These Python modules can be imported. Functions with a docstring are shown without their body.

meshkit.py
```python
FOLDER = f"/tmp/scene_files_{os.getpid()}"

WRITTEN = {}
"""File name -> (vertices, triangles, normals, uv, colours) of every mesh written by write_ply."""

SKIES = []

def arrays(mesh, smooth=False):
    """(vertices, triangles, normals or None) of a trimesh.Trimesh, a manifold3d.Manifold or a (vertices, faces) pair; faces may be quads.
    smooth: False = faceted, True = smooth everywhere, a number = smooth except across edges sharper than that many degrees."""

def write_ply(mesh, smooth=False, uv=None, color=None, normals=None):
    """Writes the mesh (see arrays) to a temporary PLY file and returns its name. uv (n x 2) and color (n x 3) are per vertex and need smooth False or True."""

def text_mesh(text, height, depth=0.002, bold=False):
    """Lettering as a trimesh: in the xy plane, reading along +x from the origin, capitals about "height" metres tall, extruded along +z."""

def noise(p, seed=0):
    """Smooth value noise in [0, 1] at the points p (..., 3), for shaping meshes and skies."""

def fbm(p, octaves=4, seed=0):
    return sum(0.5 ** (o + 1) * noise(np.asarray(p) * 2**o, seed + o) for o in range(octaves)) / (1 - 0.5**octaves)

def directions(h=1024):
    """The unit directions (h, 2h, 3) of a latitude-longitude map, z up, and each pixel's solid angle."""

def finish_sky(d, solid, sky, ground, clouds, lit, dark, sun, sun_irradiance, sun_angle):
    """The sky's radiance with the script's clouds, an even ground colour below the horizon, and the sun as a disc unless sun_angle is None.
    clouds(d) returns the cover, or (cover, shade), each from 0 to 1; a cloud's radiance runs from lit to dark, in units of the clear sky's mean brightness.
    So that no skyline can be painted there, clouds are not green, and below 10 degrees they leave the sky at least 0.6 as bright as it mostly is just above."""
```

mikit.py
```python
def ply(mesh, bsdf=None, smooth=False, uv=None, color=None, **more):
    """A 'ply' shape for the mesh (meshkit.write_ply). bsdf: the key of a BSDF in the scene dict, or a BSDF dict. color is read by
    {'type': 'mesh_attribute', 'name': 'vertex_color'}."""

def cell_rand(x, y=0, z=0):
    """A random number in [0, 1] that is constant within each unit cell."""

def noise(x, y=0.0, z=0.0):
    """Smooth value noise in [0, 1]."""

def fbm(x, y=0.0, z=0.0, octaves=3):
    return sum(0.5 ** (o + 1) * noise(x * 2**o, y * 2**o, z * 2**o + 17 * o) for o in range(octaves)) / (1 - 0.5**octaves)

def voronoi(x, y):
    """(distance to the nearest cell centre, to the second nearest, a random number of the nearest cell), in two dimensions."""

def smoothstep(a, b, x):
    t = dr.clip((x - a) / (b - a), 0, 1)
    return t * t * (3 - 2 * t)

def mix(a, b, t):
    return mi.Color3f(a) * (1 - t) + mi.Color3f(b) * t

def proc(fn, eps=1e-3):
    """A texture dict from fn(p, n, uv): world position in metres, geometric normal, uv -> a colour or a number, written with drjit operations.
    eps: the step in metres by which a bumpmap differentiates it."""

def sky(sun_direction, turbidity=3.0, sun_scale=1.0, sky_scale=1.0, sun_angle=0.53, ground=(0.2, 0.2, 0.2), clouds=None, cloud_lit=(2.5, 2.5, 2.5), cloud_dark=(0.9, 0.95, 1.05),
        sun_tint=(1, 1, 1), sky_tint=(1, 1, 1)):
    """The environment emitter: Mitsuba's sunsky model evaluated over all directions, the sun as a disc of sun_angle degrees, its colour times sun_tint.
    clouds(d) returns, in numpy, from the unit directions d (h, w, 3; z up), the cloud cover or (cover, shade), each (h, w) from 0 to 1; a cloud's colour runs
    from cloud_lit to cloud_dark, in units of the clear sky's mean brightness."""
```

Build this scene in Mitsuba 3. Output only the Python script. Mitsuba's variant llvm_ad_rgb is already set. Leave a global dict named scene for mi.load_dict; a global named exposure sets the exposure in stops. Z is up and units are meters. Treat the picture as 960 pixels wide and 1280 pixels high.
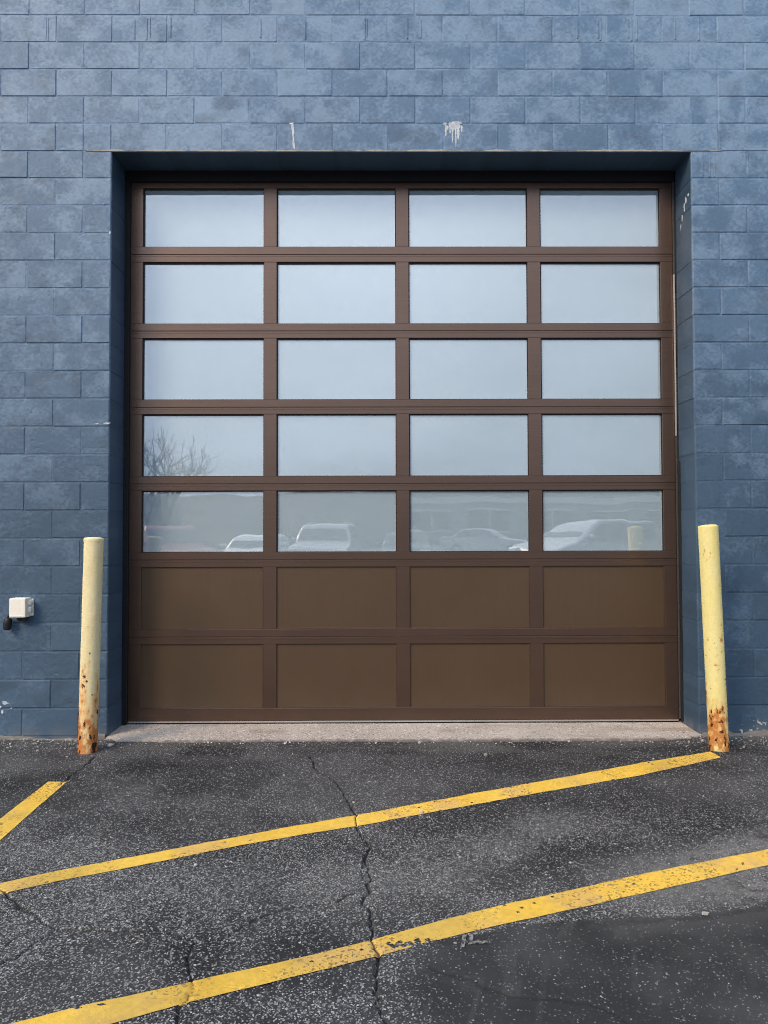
import math, random
import numpy as np, trimesh, mitsuba as mi, mikit, meshkit
import drjit as dr
from shapely.geometry import Polygon, LineString, Point
from mikit import noise, fbm, voronoi, smoothstep, mix, cell_rand, proc

random.seed(7)
rng = np.random.default_rng(7)
T = mi.ScalarTransform4f
scene, labels = {}, {}

# ---------------------------------------------------------------- camera, sky, exposure
EYE = np.array([-0.17008, -5.45900, 1.45576])
FWD = np.array([0.00567938, 0.99958942, 0.02808428])
UPV = np.array([0.00261137, -0.02809946, 0.99960172])
scene['camera'] = {'type': 'perspective', 'fov_axis': 'x', 'fov': math.degrees(2 * math.atan(480 / 940.0)),
                   'to_world': T().look_at(origin=EYE.tolist(), target=(EYE + FWD).tolist(), up=UPV.tolist()),
                   'near_clip': 0.05, 'far_clip': 2000.0}
AZ, EL = math.radians(40), math.radians(34)
SUN = (-math.sin(AZ) * math.cos(EL), -math.cos(AZ) * math.cos(EL), math.sin(EL))


def cloud_fn(d):
    """A closed sheet of thin cloud: brightest round the veiled sun, duller away from it, with soft uneven banks."""
    s = np.array(SUN) / np.linalg.norm(SUN)
    ang = np.degrees(np.arccos(np.clip(d @ s, -1, 1)))
    p = d / np.maximum(np.abs(d[..., 2:3]) + 0.25, 1e-3)
    n = meshkit.fbm(p * 1.3 + 5.0, 5, 3)
    glow = np.clip((ang - 10) / 105, 0, 1)
    low = 0.46 * np.clip(1 - d[..., 2] / 0.40, 0, 1)          # duller towards the horizon, as under a real overcast
    shade = np.clip(glow ** 1.3 + low + (n - 0.5) * 0.75, 0, 1)
    return np.ones(d.shape[:2]), shade


scene['sky'] = mikit.sky(SUN, turbidity=3, sun_scale=0.3, sun_angle=20, clouds=cloud_fn,
                         cloud_lit=(2.5, 2.9, 3.5), cloud_dark=(0.34, 0.44, 0.64), ground=(0.10, 0.10, 0.10), sun_tint=(1.0, 0.965, 0.92))
exposure = 2.68


# ---------------------------------------------------------------- helpers
def numbered(key):
    if key not in scene and key not in labels:
        return key
    k = 1
    while f'{key}_{k:03d}' in scene or f'{key}_{k:03d}' in labels:
        k += 1
    return f'{key}_{k:03d}'


def obj(name, mesh, m, parent=None, smooth=False, label=None, **more):
    key = numbered((parent + '__' if parent else '') + name)
    scene[key] = mikit.ply(mesh, m, smooth=smooth, **more)
    if label:
        labels[key] = {'label': label}
    return key


def thing(name, label, cat, group=None):
    key = numbered(name)
    labels[key] = {'label': label, 'category': cat}
    if group:
        labels[key]['group'] = group
    return key


def tag(key, label, cat=None, group=None, kind=None):
    d = {'label': label}
    if cat: d['category'] = cat
    if group: d['group'] = group
    if kind: d['kind'] = kind
    labels[key] = d
    return key


def box(x0, x1, y0, y1, z0, z1):
    m = trimesh.creation.box((x1 - x0, y1 - y0, z1 - z0))
    m.apply_translation(((x0 + x1) / 2, (y0 + y1) / 2, (z0 + z1) / 2))
    return m


def cbox(x0, x1, y0, y1, z0, z1, c=0.002):
    """A box with all its edges chamfered by c (44 triangles): the hull of three crossed boxes."""
    p = []
    for sx in (x0, x1):
        for sy in (y0, y1):
            for sz in (z0, z1):
                ix, iy, iz = (c if sx == x0 else -c), (c if sy == y0 else -c), (c if sz == z0 else -c)
                p += [(sx, sy + iy, sz + iz), (sx + ix, sy, sz + iz), (sx + ix, sy + iy, sz)]
    return trimesh.convex.convex_hull(np.array(p))


def rbox(x0, x1, y0, y1, z0, z1, r=0.01):
    s = trimesh.creation.icosphere(2, r).vertices
    p = [s + (a, b, c) for a in (x0 + r, x1 - r) for b in (y0 + r, y1 - r) for c in (z0 + r, z1 - r)]
    return trimesh.convex.convex_hull(np.vstack(p))


def cat(ms):
    return trimesh.util.concatenate(ms)


def tube(points, radii, sides=8):
    p = np.asarray(points, float)
    r = np.broadcast_to(radii, (len(p),))
    t = np.gradient(p, axis=0)
    t /= np.linalg.norm(t, axis=1, keepdims=True)
    ref = np.array([0, 0, 1.0]) if abs(t[:, 2]).mean() < 0.8 else np.array([1.0, 0, 0])
    a = np.cross(t, ref); a /= np.linalg.norm(a, axis=1, keepdims=True)
    b = np.cross(t, a)
    ang = np.arange(sides) * 2 * np.pi / sides
    v = p[:, None] + r[:, None, None] * (np.cos(ang)[None, :, None] * a[:, None] + np.sin(ang)[None, :, None] * b[:, None])
    f = []
    for i in range(len(p) - 1):
        for j in range(sides):
            k = (j + 1) % sides
            f += [(i * sides + j, (i + 1) * sides + j, i * sides + k), (i * sides + k, (i + 1) * sides + j, (i + 1) * sides + k)]
    v = np.vstack([v.reshape(-1, 3), p[:1], p[-1:]])
    n = len(v)
    for j in range(sides):
        k = (j + 1) % sides
        f += [(n - 2, j, k), (n - 1, (len(p) - 1) * sides + k, (len(p) - 1) * sides + j)]
    return trimesh.Trimesh(v, f, process=False)


def bsdf(key, color, rough=0.6, spec=0.5, metal=0.0, bump=None, scale=0.001, eps=1e-3, **more):
    c = color if isinstance(color, dict) else {'type': 'rgb', 'value': list(color)}
    b = {'type': 'principled', 'base_color': c, 'roughness': rough, 'specular': spec, 'metallic': metal, **more}
    if bump is not None:
        b = {'type': 'bumpmap', 'arbitrary': proc(bump, eps), 'scale': scale, 'nested': b}
    scene[key] = {'type': 'twosided', 'nested': b}


# ---------------------------------------------------------------- materials
C, X = 0.2032, 0.4064
HEAD = 21 * C      # 4.267: the lintel's underside
JX = 2.134         # half the opening


def wall_color(p, n, uv):
    row = dr.floor((HEAD - p.z) / C)
    odd = row - 2 * dr.floor(row / 2)
    col = dr.floor((p.x + JX + 0.5 * X * (1 - odd)) / X)
    r1, r2 = cell_rand(row, col, 5), cell_rand(row, col, 9)
    big = fbm(p.x * 0.7 + 3, p.z * 0.7, p.y, octaves=3)
    mid = fbm(p.x * 7 + r1 * 3, p.z * 8, p.y * 7 + r2 * 3, octaves=4)
    fine = fbm(p.x * 60, p.z * 70, p.y * 60, octaves=2)
    up = smoothstep(0.3, 5.3, p.z) ** 1.35
    # chalky weathering: cloudy patches of faded paint, more of it on the exposed upper courses
    run = noise(p.x * 24, p.z * 0.9, 4.0)
    chalk = smoothstep(0.38, 0.82, mid + 0.30 * (fine - 0.5) + 0.16 * (r1 - 0.5) + 0.30 * (up - 0.5) + 0.30 * (big - 0.5))
    chalk = dr.clip(chalk * (0.35 + 0.65 * up) + 0.22 * up * smoothstep(0.6, 0.95, run) * noise(p.x * 9, p.z * 3, 8), 0, 1)
    inside = smoothstep(0.005, 0.03, p.y)               # shade of the reveals and soffit put into the colour: no fade, no chalk
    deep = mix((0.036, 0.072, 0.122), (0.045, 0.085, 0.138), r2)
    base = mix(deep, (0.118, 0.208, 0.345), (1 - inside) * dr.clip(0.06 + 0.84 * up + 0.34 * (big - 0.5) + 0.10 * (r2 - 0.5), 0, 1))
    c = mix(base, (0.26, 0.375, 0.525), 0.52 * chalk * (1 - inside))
    blot = smoothstep(0.50, 0.74, fbm(p.x * 6 + r2 * 5, p.z * 8, r1 * 5, octaves=4))
    c = c * (1 - 0.26 * blot * (0.25 + 0.75 * r2))
    pit = smoothstep(0.84, 0.92, noise(p.x * 95, p.z * 95, p.y * 95)) * smoothstep(0.5, 0.75, noise(p.x * 6, p.z * 6, 3))
    c = c * (1 - 0.25 * pit) * (0.90 + 0.20 * fine)
    # splashed dirt and bare flecks at the foot
    foot = smoothstep(0.34, 0.0, p.z) * (1 - smoothstep(0.25, 0.32, p.y))
    fl = smoothstep(0.74, 0.80, noise(p.x * 70, p.z * 75, p.y * 70 + 2.2)) * smoothstep(0.52, 0.75, noise(p.x * 4, p.z * 5, 1.1))
    c = mix(c, (0.55, 0.53, 0.50), fl * foot)
    return mix(c, (0.20, 0.20, 0.20), 0.45 * smoothstep(0.10, 0.0, p.z + 0.05 * (fine - 0.5)) * noise(p.x * 14, p.y * 14, 7.0))


def wall_bump(p, n, uv):
    a = fbm(p.x * 38, p.y * 38, p.z * 38, octaves=4)
    pit = smoothstep(0.74, 0.86, noise(p.x * 75, p.z * 75, p.y * 75))
    return a + 0.25 * fbm(p.x * 160, p.y * 160, p.z * 160, octaves=2) - 0.9 * pit


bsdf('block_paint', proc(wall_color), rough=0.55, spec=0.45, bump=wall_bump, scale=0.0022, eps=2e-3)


def brushed(p):
    return fbm(p.x * 2.0, p.z * 420, 1.0, octaves=2)


def brown(p, n, uv):
    g = brushed(p)
    blot = fbm(p.x * 3, p.z * 3, 2.0, octaves=3)
    c = mix((0.150, 0.095, 0.072), (0.190, 0.124, 0.096), 0.55 * g + 0.45 * blot)
    d = smoothstep(0.5, 0.0, p.z) * fbm(p.x * 6, p.z * 12, 5.0)
    return mix(c, (0.10, 0.075, 0.055), 0.4 * d)


def brown_panel(p, n, uv):
    g = fbm(p.x * 300, p.z * 3, 1.0, octaves=2)
    blot = fbm(p.x * 2, p.z * 2, 4.0, octaves=3)
    c = mix((0.094, 0.060, 0.036), (0.122, 0.079, 0.048), 0.4 * g + 0.6 * blot)
    return mix(c, (0.16, 0.13, 0.10), 0.20 * smoothstep(0.4, 0.1, p.z) * fbm(p.x * 9, p.z * 9, 6.0))


bsdf('brown_rail', proc(brown), rough=0.27, spec=0.6, metal=0.78)
bsdf('brown_panel', proc(brown_panel), rough=0.38, spec=0.55, metal=0.40)
bsdf('rubber', (0.012, 0.013, 0.016), rough=0.6, spec=0.3)
bsdf('seal_grey', (0.045, 0.046, 0.05), rough=0.55)
bsdf('gasket', (0.015, 0.013, 0.012), rough=0.5, spec=0.3)
bsdf('aluminium', (0.55, 0.54, 0.52), rough=0.4, metal=0.7)


def pane_color(p, n, uv):
    b = fbm(p.x * 1.2, p.z * 1.2, 3.0, octaves=3)
    d = fbm(p.x * 7, p.z * 7, 1.0, octaves=3)
    return mix((0.180, 0.240, 0.285), (0.210, 0.265, 0.305), 0.6 * b + 0.4 * d)


scene['pane_glass'] = {'type': 'twosided', 'nested': {'type': 'bumpmap', 'arbitrary': proc(lambda p, n, uv: fbm(p.x * 5, p.z * 5, p.y, octaves=2), 4e-3), 'scale': 0.0004,
                       'nested': {'type': 'plastic', 'int_ior': 3.35, 'diffuse_reflectance': proc(pane_color), 'nonlinear': False}}}


def concrete_color(p, n, uv):
    a = fbm(p.x * 5, p.y * 5, p.z * 5, octaves=4)
    f = noise(p.x * 120, p.y * 120, p.z * 120)
    c = mix((0.30, 0.265, 0.24), (0.44, 0.40, 0.37), a)
    c = mix(c, (0.10, 0.085, 0.075), smoothstep(0.74, 0.84, f) * 0.8)
    c = mix(c, (0.62, 0.60, 0.57), smoothstep(0.72, 0.85, noise(p.x * 90, p.y * 90, p.z * 90 + 9)) * 0.6)
    st = smoothstep(0.55, 0.75, fbm(p.x * 3.0, p.y * 9, 4.0, octaves=3))
    c = mix(c, (0.22, 0.15, 0.11), 0.45 * st)
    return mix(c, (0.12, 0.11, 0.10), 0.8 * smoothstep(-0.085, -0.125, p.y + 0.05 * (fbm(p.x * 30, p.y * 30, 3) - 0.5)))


bsdf('concrete', proc(concrete_color), rough=0.9, spec=0.2, bump=lambda p, n, uv: fbm(p.x * 60, p.y * 60, p.z * 60, octaves=4), scale=0.004, eps=2e-3)


def asphalt_color(p, n, uv):
    """uv carries the crack mask and the seal-coat mask that the mesh below was built with."""
    crack, seal = uv.x, uv.y
    w = fbm(p.x * 0.9 + 4, p.y * 0.9, 1.0, octaves=3)
    w2 = fbm(p.x * 3.1, p.y * 3.1, 7.0, octaves=3)
    far = smoothstep(-1.0, -2.4, p.y)
    wx, wy = p.x + 0.003 * noise(p.x * 200, p.y * 200), p.y + 0.003 * noise(p.x * 200, p.y * 200, 5)
    d1, d2, r = voronoi(wx * 185, wy * 185)
    e1, e2, q = voronoi(wx * 70 + 7, wy * 70)
    bare = dr.clip(0.16 + 0.75 * far * smoothstep(0.28, 0.66, 0.55 * w + 0.45 * w2 + 0.10) + 0.20 * smoothstep(0.45, 0.7, w2), 0, 1) * (1 - 0.80 * seal)
    stainy = fbm(p.x * 1.3 + 2, p.y * 2.1, 5.0, octaves=5)
    binder = mix((0.010, 0.0103, 0.012), (0.038, 0.0385, 0.042), smoothstep(0.25, 0.75, 0.5 * w2 + 0.5 * stainy))
    stone = mix((0.040, 0.041, 0.044), (0.46, 0.46, 0.465), r * r * r)
    on = smoothstep(0.66, 0.42, d1) * smoothstep(0.97 - 0.85 * bare + 0.10 * seal, 1.05 - 0.85 * bare + 0.10 * seal, cell_rand(r * 9999, 3, 3) + 0.06)
    c = mix(binder, stone, on)
    big = smoothstep(0.42, 0.30, e1) * smoothstep(0.93, 0.95, q + 0.06 * bare)
    c = mix(c, (0.19, 0.188, 0.186), 0.8 * big * (1 - 0.8 * seal))
    sp = smoothstep(0.36, 0.26, e1) * smoothstep(0.990, 0.993, q)
    c = mix(c, (0.44, 0.43, 0.41), sp * (1 - 0.7 * seal))
    dust = smoothstep(0.42, 0.75, fbm(p.x * 1.7 + 9, p.y * 1.7, 2.0, octaves=4))
    c = mix(c, (0.11, 0.11, 0.112), 0.20 * dust)
    c = mix(c, mix((0.020, 0.0205, 0.0225), (0.066, 0.067, 0.070), smoothstep(0.25, 0.75, fbm(p.x * 2.5 + 0.4 * w, p.y * 2.5, 4.0, octaves=5))), 0.75 * seal * (1 - 0.6 * on))
    # the scraped strip between the line and the seal coat, and the dusty strip before the sill
    strip = smoothstep(0.5, 1.25, p.x) * smoothstep(-2.60, -2.40, p.y - 0.05 * p.x) * smoothstep(-1.85, -2.15, p.y - 0.35 * (p.x - 1.0)) * (1 - seal)
    c = mix(c, (0.17, 0.168, 0.166), 0.62 * strip * fbm(p.x * 30, p.y * 30, 2.0, octaves=3) * 1.4)
    # faint dusty scuffs on the seal coat
    sc = smoothstep(0.62, 0.85, noise(p.x * 34 - p.y * 11, p.y * 4.2 + p.x * 2.6, 6.0)) * smoothstep(0.42, 0.70, fbm(p.x * 4.2, p.y * 4.2, 12.0, octaves=4))
    c = mix(c, (0.13, 0.129, 0.128), 0.22 * sc * seal * (0.2 + 0.8 * noise(p.x * 160, p.y * 160)))
    kerb = smoothstep(-0.9, -0.15, p.y) * smoothstep(0.35, 0.75, fbm(p.x * 2.2, p.y * 6, 8.0, octaves=4))
    c = mix(c, (0.115, 0.113, 0.112), 0.40 * kerb)
    return mix(c, (0.012, 0.011, 0.011), dr.clip(crack, 0, 1) * 0.92)


bsdf('asphalt', proc(asphalt_color), rough=0.78, spec=0.35)


def line_color(p, n, uv):
    a = fbm(p.x * 4, p.y * 4, 1.0, octaves=4)
    g = noise(p.x * 130, p.y * 130, 2.0)
    c = mix((0.68, 0.415, 0.045), (0.75, 0.50, 0.095), a)
    c = mix(c, (0.56, 0.36, 0.16), 0.5 * smoothstep(0.5, 0.75, fbm(p.x * 5 + 3, p.y * 5, 6.0, octaves=4)))
    c = mix(c, (0.13, 0.09, 0.055), 0.75 * smoothstep(0.66, 0.80, g) * smoothstep(0.40, 0.66, fbm(p.x * 5, p.y * 5, 9.0)))
    c = c * (0.86 + 0.24 * fbm(p.x * 60, p.y * 60, 3.0, octaves=2))
    # tyre dirt ground into it, and the cracks that run on through the paint
    c = mix(c, (0.20, 0.155, 0.085), 0.30 * smoothstep(0.5, 0.8, fbm(p.x * 3.1, p.y * 2.2, 15.0, octaves=5)))
    return mix(c, (0.035, 0.027, 0.02), 0.9 * smoothstep(0.35, 0.8, uv.x))


bsdf('line_paint', proc(line_color), rough=0.65, spec=0.3)


def bollard_color(p, n, uv):
    side = smoothstep(-0.2, 0.2, p.x)                      # two posts: the left one rustier and paler
    a = fbm(p.x * 14, p.y * 14, p.z * 5, octaves=3)
    c = mix(mix((0.70, 0.60, 0.32), (0.78, 0.70, 0.44), a), mix((0.74, 0.64, 0.22), (0.78, 0.70, 0.34), a), side)
    h = smoothstep(0.98 - 0.2 * side, 0.02, p.z) * (1.12 - 0.12 * side)
    st = fbm(p.x * 26, p.y * 26, p.z * 5, octaves=4)
    sp = fbm(p.x * 48, p.y * 48, p.z * 30, octaves=4)
    stain = smoothstep(0.66 - 0.36 * h, 1.08 - 0.44 * h, 0.70 * st + 0.37 * sp)
    c = mix(c, (0.68, 0.36, 0.12), 0.80 * stain)
    low = smoothstep(0.34, 0.0, p.z)
    r2 = smoothstep(0.62 - 0.24 * low, 0.76 - 0.19 * low, 0.5 * sp + 0.5 * st + 0.06 * h)
    c = mix(c, (0.46, 0.150, 0.032), 0.85 * r2)
    chip = smoothstep(0.685 - 0.075 * low, 0.715 - 0.07 * low, 0.65 * fbm(p.x * 60 + 7, p.y * 60, p.z * 32, octaves=4) + 0.35 * st + 0.05 * h)
    c = mix(c, (0.045, 0.016, 0.011), chip * smoothstep(0.95, 0.7, p.z))
    return c * (0.93 + 0.12 * noise(p.x * 90, p.y * 90, p.z * 90))


bsdf('bollard_paint', proc(bollard_color), rough=0.6, spec=0.35,
     bump=lambda p, n, uv: fbm(p.x * 45, p.y * 45, p.z * 30, octaves=3) - 0.5 * smoothstep(0.7, 0.74, fbm(p.x * 30 + 7, p.y * 30, p.z * 16, octaves=4)), scale=0.003, eps=2e-3)
bsdf('box_plastic', proc(lambda p, n, uv: mix((0.76, 0.74, 0.66), (0.84, 0.82, 0.76), fbm(p.x * 25, p.y * 25, p.z * 18, octaves=3))), rough=0.5, spec=0.4)
bsdf('box_detail', (0.42, 0.36, 0.28), rough=0.6)
bsdf('black_plastic', (0.012, 0.013, 0.017), rough=0.45, spec=0.4)
bsdf('spilt_white', proc(lambda p, n, uv: mix((0.28, 0.34, 0.42), (0.76, 0.78, 0.81), fbm(p.x * 40, p.y * 40, p.z * 40, octaves=3))), rough=0.75, spec=0.2)
bsdf('foot_concrete', proc(lambda p, n, uv: mix((0.07, 0.07, 0.07), (0.30, 0.285, 0.27), fbm(p.x * 22, p.y * 40, p.z * 40, octaves=4))), rough=0.95, spec=0.2)
bsdf('bare_mortar', proc(lambda p, n, uv: mix((0.24, 0.235, 0.225), (0.60, 0.58, 0.54), fbm(p.x * 35, p.y * 35, p.z * 35, octaves=3))), rough=0.9, spec=0.2)
bsdf('white_mark', proc(lambda p, n, uv: mix((0.05, 0.05, 0.052), (0.24, 0.235, 0.23), smoothstep(0.35, 0.65, fbm(p.x * 130, p.y * 130, 2.0, octaves=2)))), rough=0.8, spec=0.2)
bsdf('debris', proc(lambda p, n, uv: mix((0.14, 0.13, 0.125), (0.66, 0.64, 0.61), cell_rand(dr.floor(p.x * 60), dr.floor(p.y * 60), 2))), rough=0.85, spec=0.2)

# ---------------------------------------------------------------- ground: one sheet out to the horizon, cracks cut into it
CRACKS = [  # (points on the ground in metres, half width, depth)
    ([(-0.631, -0.454), (-0.572, -0.724), (-0.519, -0.834), (-0.449, -0.939), (-0.387, -1.134), (-0.333, -1.337), (-0.299, -1.466), (-0.294, -1.629), (-0.27, -1.75), (-0.234, -1.836),
      (-0.225, -1.926), (-0.241, -2.037), (-0.226, -2.118), (-0.219, -2.318), (-0.237, -2.426), (-0.211, -2.477), (-0.2, -2.62), (-0.193, -2.697), (-0.184, -2.81), (-0.176, -2.968), (-0.161, -3.3)], 0.0058, 0.014),
    ([(-0.241, -2.037), (-0.258, -2.11), (-0.25, -2.2), (-0.222, -2.318)], 0.004, 0.008),
    ([(-0.281, -2.352), (-0.349, -2.411), (-0.457, -2.449), (-0.577, -2.491), (-0.659, -2.557), (-0.696, -2.603), (-0.728, -2.67), (-0.766, -2.696), (-0.845, -2.701), (-0.842, -2.783), (-0.823, -2.898),
      (-0.783, -2.974), (-0.767, -3.008), (-0.787, -3.077), (-0.779, -3.3)], 0.0052, 0.012),
    ([(-1.80, -2.25), (-1.696, -2.343), (-1.562, -2.462), (-1.493, -2.524), (-1.417, -2.578), (-1.366, -2.607), (-1.259, -2.614), (-1.136, -2.627), (-1.045, -2.633), (-0.974, -2.623)], 0.0068, 0.012),
    ([(-1.387, -2.607), (-1.42, -2.716), (-1.461, -2.807), (-1.501, -2.887), (-1.6, -3.0)], 0.006, 0.010),
    ([(-2.049, -0.98), (-2.048, -0.766), (-2.045, -0.622), (-2.061, -0.42)], 0.006, 0.012),
    ([(-0.767, -3.008), (-0.701, -2.992), (-0.599, -2.989)], 0.002, 0.004),
    ([(-0.585, -2.87), (-0.57, -2.892), (-0.546, -2.929), (-0.52, -2.975)], 0.0035, 0.006),
    ([(0.0, -2.87), (0.054, -2.903), (0.152, -2.971), (0.233, -3.031), (0.369, -3.049), (0.487, -3.078), (0.558, -3.13), (0.62, -3.3)], 0.012, 0.004),
    ([(0.60, -2.585), (0.80, -2.57), (1.08, -2.545), (1.55, -2.45), (2.4, -2.27)], 0.030, 0.0035),
    ([(0.10, -2.70), (0.322, -2.605), (0.511, -2.566), (0.698, -2.550)], 0.005, 0.004),
    ([(-0.225, -1.926), (-0.15, -1.99), (-0.10, -2.08), (-0.03, -2.13)], 0.003, 0.004),
    ([(-0.974, -2.623), (-0.90, -2.66), (-0.845, -2.701)], 0.004, 0.007),
    ([(-1.493, -2.524), (-1.47, -2.60), (-1.52, -2.70), (-1.50, -2.80)], 0.003, 0.005),
    ([(-0.572, -0.724), (-0.66, -0.90), (-0.70, -1.10), (-0.79, -1.25)], 0.003, 0.004),
]


def jag(pts, step=0.03, amp=0.007, seed=0):
    r = np.random.default_rng(seed)
    ln = LineString(pts)
    n = max(2, int(ln.length / step))
    q = np.array([ln.interpolate(t, normalized=True).coords[0] for t in np.linspace(0, 1, n)])
    q[1:-1] += r.normal(0, amp, (n - 2, 2))
    return q


def seg_dist(P, q):
    d = np.full(len(P), 9.0)
    for a, b in zip(q[:-1], q[1:]):
        ab = b - a
        lo, hi = np.minimum(a, b) - 0.06, np.maximum(a, b) + 0.06
        s = np.nonzero((P[:, 0] > lo[0]) & (P[:, 0] < hi[0]) & (P[:, 1] > lo[1]) & (P[:, 1] < hi[1]))[0]
        if len(s):
            t = np.clip(((P[s] - a) @ ab) / max(ab @ ab, 1e-12), 0, 1)
            d[s] = np.minimum(d[s], np.linalg.norm(P[s] - a - t[:, None] * ab, axis=1))
    return d


JAGGED = [(jag(p, 0.03, 0.006, 10 + i), w, dep) for i, (p, w, dep) in enumerate(CRACKS)]
SEAL_EDGE = np.array([(-0.159, -2.806), (0.074, -2.689), (0.322, -2.605), (0.511, -2.564), (0.698, -2.548), (0.886, -2.538), (1.08, -2.516), (1.362, -2.45), (2.4, -2.2), (6, -1.4)])


def P3(P, s, z=0.0):
    return np.column_stack([P * s, np.full(len(P), z)])


def crack_mask(P):
    m, z = np.zeros(len(P)), np.zeros(len(P))
    for q, w, dep in JAGGED:
        d = seg_dist(P, q)
        near = d < 0.06
        ww = np.full(len(P), w)
        ww[near] = w * np.clip(0.0 + 1.5 * meshkit.fbm(P3(P[near], 14), 3, 5), 0.25, 1.15)
        k = np.clip(1.35 - d / ww, 0, 1)
        m = np.maximum(m, k * min(1.0, dep / 0.008))
        z = np.minimum(z, -dep * k)
    return m, z


def ground_z(P):
    r = np.hypot(P[:, 0], P[:, 1])
    soft = np.clip(1 - r / 40, 0, 1)
    z = -0.014 + soft * (0.016 * (meshkit.fbm(P3(P, 1.3), 3, 1) - 0.5) + 0.004 * (meshkit.fbm(P3(P, 9), 3, 2) - 0.5))
    return z


xs = np.arange(-3.0, 3.0001, 0.0056)
ys = np.arange(-3.5, 0.0001, 0.0056)
outx = 3.0 + np.geomspace(0.02, 900, 46)
outn = 3.5 + np.geomspace(0.02, 900, 46)
xs = np.concatenate([-outx[::-1], xs, outx])
ys = np.concatenate([-outn[::-1], ys, np.geomspace(0.03, 600, 24)])
gx, gy = np.meshgrid(xs, ys)
P = np.column_stack([gx.ravel(), gy.ravel()])
gz = ground_z(P)
mask, cz = crack_mask(P)
nearm = (np.abs(P[:, 0]) < 3.01) & (P[:, 1] > -3.51) & (P[:, 1] < 0.05)
edge_y = np.interp(P[:, 0], SEAL_EDGE[:, 0], SEAL_EDGE[:, 1], left=-9, right=-1.4) + 0.03 * (meshkit.fbm(P3(P, 9), 3, 31) - 0.5)
left_cut = np.clip((P[:, 0] + 0.16 + 0.25 * (meshkit.fbm(P3(P, 4), 3, 8) - 0.5)) / 0.16, 0, 1)
seal = np.clip((edge_y - P[:, 1]) / 0.012, 0, 1) * left_cut * (P[:, 1] > -6)
grain = np.zeros(len(P))
grain[nearm] = (0.0030 * (meshkit.noise(P3(P[nearm], 75), 3) - 0.5) + 0.0022 * (meshkit.noise(P3(P[nearm], 140), 4) - 0.5)) * (1 - 0.75 * seal[nearm])
gz = gz + cz + grain + 0.002 * seal
ny, nx = gx.shape
i = (np.arange(ny - 1)[:, None] * nx + np.arange(nx - 1)[None]).ravel()
quads = np.column_stack([i, i + 1, i + nx + 1, i + nx])
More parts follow.
